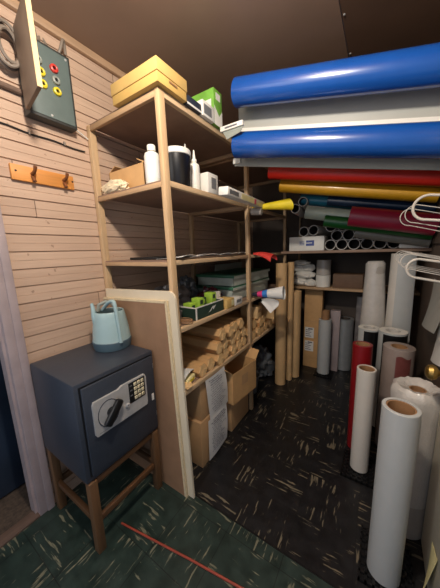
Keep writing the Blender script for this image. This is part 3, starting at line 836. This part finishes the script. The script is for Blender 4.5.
t = roll('vinyl_roll', 'black roll with white rim and backing behind the red roll', (-.03, 2.39, .004), .845, .084, .045, 'black_vinyl', core='tube_white', end='white')
b = B()
b.grid(lambda u, v: Vector((.0865*math.cos(-2.75+u*.75), .0865*math.sin(-2.75+u*.75), .002+.842*v)), 10, 2, .0015)
b.done('white_backing', 'white_vinyl', t)
b = B(); b.lathe([(.0843, .832), (.0858, .832), (.0858, .8465), (.0843, .8465)], 44, close=True); b.done('white_band', 'white_vinyl', t)
t = roll('vinyl_roll', 'wide black roll with white rim in front of the tall white roll', (.135, 2.33, .004), .86, .098, .05, 'black_vinyl', core='tube_white', end='white')
b = B(); b.grid(lambda u, v: Vector((.1005*math.cos(-2.9+u*.6), .1005*math.sin(-2.9+u*.6), .002+.857*v)), 10, 2, .0015); b.done('white_backing', 'white_vinyl', t)
B().lathe([(.0983, .846), (.0998, .846), (.0998, .8615), (.0983, .8615)], 44, close=True).done('white_band', 'white_vinyl', t)
t = roll('vinyl_roll', 'mauve plastic-wrapped roll with a dark red patch', (.165, 2.09, .004), .82, .097, .052, 'mauve_film', core='core')
B().grid(lambda u, v: Vector((.0985*math.cos(-1.75+u*.95), .0985*math.sin(-1.75+u*.95), .60+.17*v+.01*math.sin(u*6)*v)), 12, 6, .0012).done('red_patch', 'dull_red', t)
# tall rolls by the back right corner
t = roll('film_roll', 'tall roll in cloudy plastic leaning by the back corner', (.0, 2.66, .004), 1.36, .078, .04, 'clear_wrap', core=None, quat=Quaternion((0, 1, 0), math.radians(-1)))
b = B().lathe([(.0785, .25), (.108, .5), (.104, .8), (.09, 1.1), (.08, 1.3), (.0795, 1.38), (.06, 1.405), (0, 1.40)], 48)
for v in b.bm.verts:
    n = noise.noise(v.co*Vector((16, 16, 2.5)).x*.35)*.25; v.co.x *= 1+n*.35; v.co.y *= 1+n*.35
b.done('plastic_bag', 'wrap', t)
t = roll('film_roll', 'tall white paper roll with a loose edge in the back corner', (.16, 2.62, .004), 1.47, .075, .045, 'warm_vinyl', core='tube_in')
B().grid(lambda u, v: Vector((.078*math.cos(-1.9+u*1.7)+.045*u*u*(1-v*.5), .078*math.sin(-1.9+u*1.7)-.03*u*u, .02+1.44*v)), 14, 8, .0012).done('loose_edge', 'white_vinyl', t)
# standing at the back
roll('kraft_tube', 'tallest kraft tube standing by the second shelf bay', (-.872, 2.55, .002), 1.39, .06, .052, 'kraft_tube', core=None, group='kraft tubes by the shelves', cat='tube')
roll('kraft_tube', 'thin tall kraft tube just right of the tallest kraft tube', (-.812, 2.68, .002), 1.395, .036, .03, 'kraft_tube', core=None, group='kraft tubes by the shelves', cat='tube')
roll('kraft_tube', 'shorter kraft tube between the tall tubes and the tall carton', (-.785, 2.80, .002), 1.06, .063, .055, 'kraft_tube', core=None, group='kraft tubes by the shelves', cat='tube')
t = thing('tall_carton', 'tall brown carton with two white labels under the back shelf', 'box', (-.655, 3.18, .001))
B().b2(-.105, .105, -.06, .06, 0, 1.03, bev=.004).done('body', 'kraft', t)
B().b2(-.107, .107, -.0615, -.0605, .62, .626).done('seam', 'kraft_dark', t)
for z0 in (.40, .22):
    l = B().b2(-.09, .02, -.0615, -.0607, z0, z0+.14).done('label', 'paper', t)
    b = B()
    for i in range(4): b.b2(-.08, -.01-.015*(i % 2), -.0622, -.0614, z0+.02+i*.026, z0+.028+i*.026)
    b.b2(-.05, .005, -.0622, -.0614, z0+.112, z0+.128); b.done('print', 'ink', l)
roll('film_roll', 'white roll with a protruding kraft core on a black tray at the back', (-.49, 3.02, .022), .68, .072, .045, 'white_vinyl', core_out=.105)
t = thing('white_carton', 'narrow upright white carton behind the cored white roll', 'box', (-.405, 3.2, .001))
B().b2(-.05, .06, -.05, .05, 0, .78, bev=.003).done('body', 'trim', t)
roll('film_roll', 'silver grey roll standing under the back shelf', (-.305, 3.3, .004), .66, .098, .06, 'silver', core='tube_in')
t = thing('pale_board', 'pale upright board beside the silver grey roll', 'board', (-.11, 3.36, .001))
B().b2(-.085, .085, -.02, .02, 0, .94, bev=.003).done('panel', 'bag', t)
B().b2(-.03, .06, -.024, -.0205, .72, .90).done('brown_patch', 'brown_carton', t)
# black floor trays
def tray(label, x, y, w, d):
    t = thing('black_tray', label, 'tray', (x, y, 0), None, 'black slotted trays under the rolls')
    b = B(); e = .008
    b.b2(-w, w, -d, -d+e, 0, .018); b.b2(-w, w, d-e, d, 0, .018); b.b2(-w, -w+e, -d, d, 0, .018); b.b2(w-e, w, -d, d, 0, .018)
    b.b2(-w, w, -d, d, 0, .004)
    n = 7
    for i in range(1, n):
        b.b2(-w+2*w*i/n-.005, -w+2*w*i/n+.005, -d, d, .004, .018); b.b2(-w, w, -d+2*d*i/n-.005, -d+2*d*i/n+.005, .004, .018)
    return tag(b.done('black_tray', 'black'), label, 'tray', 'black slotted trays under the rolls') if False else (b.done('grid', 'black', t), t)[1]
tray('black slotted tray under the slim white roll', -.01, 1.74, .11, .12)
tray('black slotted tray under the big white roll', .13, 1.2, .11, .13)
tray('black slotted tray under the cored white roll at the back', -.48, 3.01, .10, .10)

# ------------------------------------------------------------------ back shelf things
t = thing('packet_pile', 'stack of white plastic packets on the back shelf behind the kraft tubes', 'packets', (-.79, 3.1, 1.086))
tag(t, 'soft pile of white plastic packets on the back shelf behind the kraft tubes', 'packets')
for i, (x, y, z, w, d, h, rz) in enumerate(((-.02, 0, 0, .13, .1, .1, .1), (.03, -.02, .09, .13, .09, .09, -.2), (-.02, .0, .17, .13, .09, .09, .15), (.11, -.07, .0, .08, .05, .08, .4), (.07, -.06, .1, .06, .05, .07, .4), (.08, -.05, .18, .07, .05, .08, .2), (.0, -.05, .25, .10, .07, .06, -.3))):
    b = B().blob((x, y, z+h*.5), (w, d, h*.62), .22, 2.4, 3, i*3)
    b.done('packet', 'white', t)
for i, (z, m, lab) in enumerate(((1.086, 'white', 'lower white tape roll on the back shelf'), (1.226, 'clear_wrap', 'upper clear tape roll stacked on the back shelf'))):
    roll('tape_roll', lab, (-.545, 3.08, z), .138 if i == 0 else .175, .082 if i == 0 else .08, .05, m, group='tape rolls on the back shelf')
carton('brown_carton', 'dim brown carton at the right of the back shelf', -.43, -.13, 3.02, 3.22, 1.086, 1.24, 'brown_carton', tape=True)
t = thing('white_box', 'white carton with a blue and white label on the upper back shelf', 'box', (-.648, 2.74, 1.516))
B().b2(-.175, .175, -.1, .1, 0, .145, bev=.004).done('body', 'white', t)
l = B().b2(-.075, .0, -.1015, -.1003, .05, .105).done('white_label', 'paper', t)
B().b2(.0, .08, -.1015, -.1003, .05, .105).done('blue_label', 'blue_print', t)
b = B()
for i in range(3): b.b2(-.065, -.015, -.1022, -.1014, .06+i*.014, .066+i*.014)
b.done('print', 'blue_print', l)
B().b2(.0, .06, -.1022, -.1014, .075, .083).done('print', 'paper', l)
def ltube(label, x, z, y0, L, r, group, yaw=0, pitch=0):
    q = Vector((math.sin(yaw), math.cos(yaw), math.tan(pitch))).to_track_quat('Z', 'Y')
    t = thing('mailing_tube', label, 'tube', (x, y0, z), q, group)
    B().lathe([(r-.006, 0), (r, 0), (r, L), (r-.006, L)], 28, close=True).done('tube', 'tube_white', t)
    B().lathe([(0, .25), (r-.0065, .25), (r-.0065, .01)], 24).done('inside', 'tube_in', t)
# open tubes in the pigeonhole, mouths towards the aisle
for row, (z, xs, nm) in enumerate(((1.516+.052, (-.435, -.33, -.225, -.12, -.015, .09), 'bottom row'), (1.516+.052+.091, (-.383, -.278, -.172, -.067), 'middle row'), (1.516+.052+.182, (-.435+.0, -.33, -.225), 'top row'))):
    for i, x in enumerate(xs):
        ltube('white mailing tube, %s from the left in the %s of open tubes' % (ORD[i], nm), x+.01, z, 2.72+random.uniform(-.03, .03), .66, .052, 'open white tubes on the upper back shelf')
for x, z, y, lab in ((-.63, 1.701, 2.66, 'left white tube lying on the white labelled carton'), (-.53, 1.708, 2.64, 'right white tube lying on the white labelled carton')):
    ltube(lab, x-.05, z+.012, y, .5, .05, 'tubes on the white carton', .12)
for x, z, y, lab in ((-.71, 1.92, 2.44, 'lower of the two white tubes next to the yellow cone'), (-.655, 1.985, 2.5, 'upper of the two white tubes next to the yellow cone')):
    ltube(lab, x, z, y, .52, .043, 'tubes beside the yellow cone', -.1, .01)

# ------------------------------------------------------------------ rolls lying across the aisle on rods
D = Vector((.979, .0516, -.198)).normalized()
Q = D.to_track_quat('Z', 'Y')
rk = thing('roll_rack', 'dark wall rack with rods carrying the coloured rolls', 'rack', (RX, 2.2, 1.6))
rko = Vector((RX, 2.2, 1.6))
at(B().b2(RX-.016, RX-.005, 1.5, 2.75, 1.55, 2.42), rko).done('back_plate', 'right_wall', rk)
LY = [('blue', (-.83, 1.53, 2.525), .078, 'glossy blue roll, the upper one under the ceiling'),
      ('blue', (-.87, 1.59, 2.25), .078, 'glossy blue roll, the lower one beneath the grey sheet'),
      ('red', (-.886, 2.24, 2.234), .06, 'bright red roll lying just below the blue rolls'),
      ('dark_red', (-.80, 2.43, 2.312), .048, 'dark red roll half hidden behind the bright red roll'),
      ('yellow', (-.83, 2.376, 2.131), .056, 'yellow roll lying below the red roll'),
      ('teal', (-.705, 2.618, 2.029), .05, 'teal roll lying under the yellow roll'),
      ('navy', (-.43, 2.50, 1.965), .042, 'navy roll lying in front of the teal roll'),
      ('pale_film', (-.62, 2.50, 1.885), .06, 'pale grey-green film roll above the open white tubes'),
      ('green', (-.445, 2.46, 1.785), .052, 'green roll lying above the open white tubes'),
      ('maroon', (-.23, 2.35, 1.795), .078, 'maroon roll lying behind the white wire loops'),
      ('grey_film', (-.20, 2.55, 1.672), .046, 'grey translucent film roll beneath the maroon roll')]
for m, L, r, lab in LY:
    L = Vector(L); ln = (.33-L.x)/D.x
    t = roll('lying_roll', lab, L, ln, r, min(.036, r*.6), m, 'coloured rolls lying across the aisle', Q, core='tube_white' if m in ('pale_film', 'blue') else 'core')
    e = L+D*(ln+.02)
    B().tube([(0, 0, .06), (0, 0, ln+.003)], min(.036, r*.6)-.012, 10).done('rod', 'steel', t)
    if m == 'pale_film': B().grid(lambda u, v: Vector((.0615*math.cos(-.2+u*2.4), .0615*math.sin(-.2+u*2.4), .002+.16*v)), 14, 2, .001).done('white_end_band', 'white', t)
# grey sheets standing between the blue rolls
def gsheet(label, L, h, thick, strip, m='grey_sheet'):
    L = Vector(L); ln = (.33-L.x)/D.x
    t = thing('plastic_sheet', label, 'sheet', L, None, 'grey sheets among the rolls')
    up = Vector((0, .0, 1))
    def quad(b, z0, z1, y0, y1):
        vs = []
        for s in (0, ln):
            for yy in (y0, y1):
                for zz in (z0, z1): vs.append(b.bm.verts.new(D*s+Vector((0, yy, zz))))
        for f in ((0, 1, 3, 2), (4, 6, 7, 5), (0, 4, 5, 1), (2, 3, 7, 6), (0, 2, 6, 4), (1, 5, 7, 3)): b.bm.faces.new([vs[i] for i in f])
    b = B(); quad(b, 0, h, 0, thick); b.done('panel', m, t, smooth=False)
    if strip:
        b = B(); quad(b, -.012, .014, -.003, thick+.003); b.done('white_strip', 'white', t, smooth=False)
gsheet('broad grey plastic sheet with a white lower edge between the blue rolls', (-.885, 1.655, 2.368), .20, .008, True)
gsheet('narrow pale grey sheet showing under the lower blue roll', (-.955, 1.71, 2.165), .06, .008, False, 'grey_sheet')
b = B().b2(-.03, .03, -.006, .006, -.02, .02, bev=.002)
tag(b.done('white_tag', 'white', loc=(-.93, 1.70, 2.195)), 'small white end tab under the left end of the lower blue roll', 'tag')

# white wire loops on the right wall
def uloop(label, xl, y, z, hgt, r, drop, group, dy=0):
    pts = []
    n = 14
    xe = RX-.004
    Lx = xe-xl-hgt/2
    top = lambda s: Vector((xe-Lx*s, y+dy*s, z+hgt/2-drop*(1-s)))
    pts.append(top(0)); pts.append(top(.5))
    c = Vector((xl+hgt/2, y+dy, z))
    for i in range(n+1):
        a = PI/2+PI*i/n
        pts.append(c+Vector((hgt/2*math.cos(a), 0, hgt/2*math.sin(a))))
    pts.append(Vector((xe-Lx*.5, y+dy*.5, z-hgt/2-drop*.5))); pts.append(Vector((xe, y, z-hgt/2-drop)))
    tag(B().tube(pts, r, 8).done('wire_loop', 'wire'), label, 'hook', group)
uloop('thick white wire loop, the nearest of the upper wall loops', .112, 1.45, 1.708, .105, .006, .03, 'upper wire loops')
uloop('thin white wire loop, second of the upper wall loops', .092, 1.56, 1.695, .085, .0022, .06, 'upper wire loops')
uloop('thin white wire loop, farthest of the upper wall loops', .078, 1.66, 1.69, .085, .0022, .07, 'upper wire loops')
uloop('thick white wire loop, nearest of the lower wall loops', .112, 1.45, 1.437, .088, .006, .035, 'lower wire loops')
for i, nm in enumerate(('second', 'third', 'fourth', 'fifth')):
    uloop('thin white wire loop, %s from the front of the lower wall loops' % nm, .094-.005*i, 1.58+.10*i, 1.462+.004*i, .075, .0024, .05, 'lower wire loops')
b = B(); b.box((0, 0, 0), (.2, .025, .035), None, .003)
tag(b.done('white_bar', 'white', loc=(.235, 2.64, 1.535), rot=(0, math.radians(2), 0)), 'short white bar at the end of the grey film roll above the corner', 'bar')

# papers hanging on the right wall
def hanging(label, y0, y1, z0, z1, curl, bulge, grp='papers on the right wall'):
    def fn(u, v):
        return Vector((RX-.008-bulge*math.sin(u*PI)-curl*(1-v)**2, y1+(y0-y1)*u, z0+(z1-z0)*v+.12*(u-.5)*(1-v)*.6))
    tag(B().grid(fn, 10, 12, .0012).done('hanging_paper', 'grey_sheet' if curl > .03 else 'paper'), label, 'paper', grp)
hanging('large curling greyish paper hanging on the right wall', 1.86, 2.32, .98, 1.30, .04, .01)
hanging('white paper hanging on the right wall behind the brass knob', 1.70, 1.98, .84, 1.08, .02, .01)

# ------------------------------------------------------------------ open door on the right
dd = struct('door_2', B().b2(.288, .326, .62, 1.415, .012, 2.03, bev=.003), 'door')
kn = B().lathe([(.0, .0), (.03, 0), (.03, .004), (.014, .008), (.011, .03), (.016, .036), (.028, .043), (.034, .057), (.03, .072), (.017, .080), (0, .081)], 28, Matrix.Translation((.288, 1.335, .99)) @ Matrix.Rotation(-PI/2, 4, 'Y'))
kn.done('door_knob', 'brass', dd)
for z0 in (.15, 1.0, 1.8):
    B().b2(.28, .334, .612, .625, z0, z0+.09).done('hinge', 'brass', dd)
struct('trim_6', B().b2(.288, RX, .56, .61, 0, 2.08, bev=.003), 'trim')
b = B().grid(lambda u, v: Vector((-.03*(1-v)*u-.002, -.02-.10*u, .14*v-.03*u+.06*u*v)), 6, 6, .0012)
tag(b.done('paper_note', 'note', loc=(.286, 1.235, .11)), 'pale yellow paper note hanging on the open door', 'note')

# ------------------------------------------------------------------ light
def lamp(name, typ, loc, energy, color, size):
    l = bpy.data.lights.new(name, typ); l.energy = energy; l.color = color
    if typ == 'POINT': l.shadow_soft_size = size
    o = bpy.data.objects.new(name, l); o.location = loc; COL.objects.link(o); return o
lamp('ceiling_lamp', 'POINT', (-.40, .38, 2.62), 88, (1, .9, .78), .06)
a = lamp('hall_daylight', 'AREA', (-2.4, -.1, 1.6), 6, (.45, .62, 1), 1); a.data.size = .6; a.rotation_euler = (0, math.radians(-60), 0)
a = lamp('rear_fill', 'AREA', (-1.2, -1.6, 2.3), 20, (1, .93, .84), 1); a.data.size = 1.6; a.rotation_euler = (math.radians(62), 0, 0)  # soft fill added behind the camera to lift the back, no known lamp
w = bpy.data.worlds.new('hall'); S.world = w; w.use_nodes = True
w.node_tree.nodes['Background'].inputs[0].default_value = (.62, .74, 1, 1)
w.node_tree.nodes['Background'].inputs[1].default_value = .45

# ------------------------------------------------------------------ camera
yaw, pitch, rl_, F = -0.581002091, -0.178042085, -0.0321808652, 242.719522
cy, sy = math.cos(yaw), math.sin(yaw)
f = Vector((sy*math.cos(pitch), cy*math.cos(pitch), math.sin(pitch))); r = Vector((cy, -sy, 0)); u = r.cross(f)
c, s = math.cos(rl_), math.sin(rl_)
r2 = r*c+u*s; u2 = -r*s+u*c
cam = bpy.data.cameras.new('camera'); co = bpy.data.objects.new('camera', cam); COL.objects.link(co)
co.matrix_world = Matrix(((r2.x, u2.x, -f.x, 0), (r2.y, u2.y, -f.y, 0), (r2.z, u2.z, -f.z, 1.55), (0, 0, 0, 1)))
cam.sensor_width = 36; cam.sensor_fit = 'AUTO'; cam.lens = F/588*36; cam.clip_start = .02
S.camera = co
S.view_settings.view_transform = 'Standard'; S.view_settings.look = 'None'; S.view_settings.gamma = 1
S.view_settings.exposure = 0.0
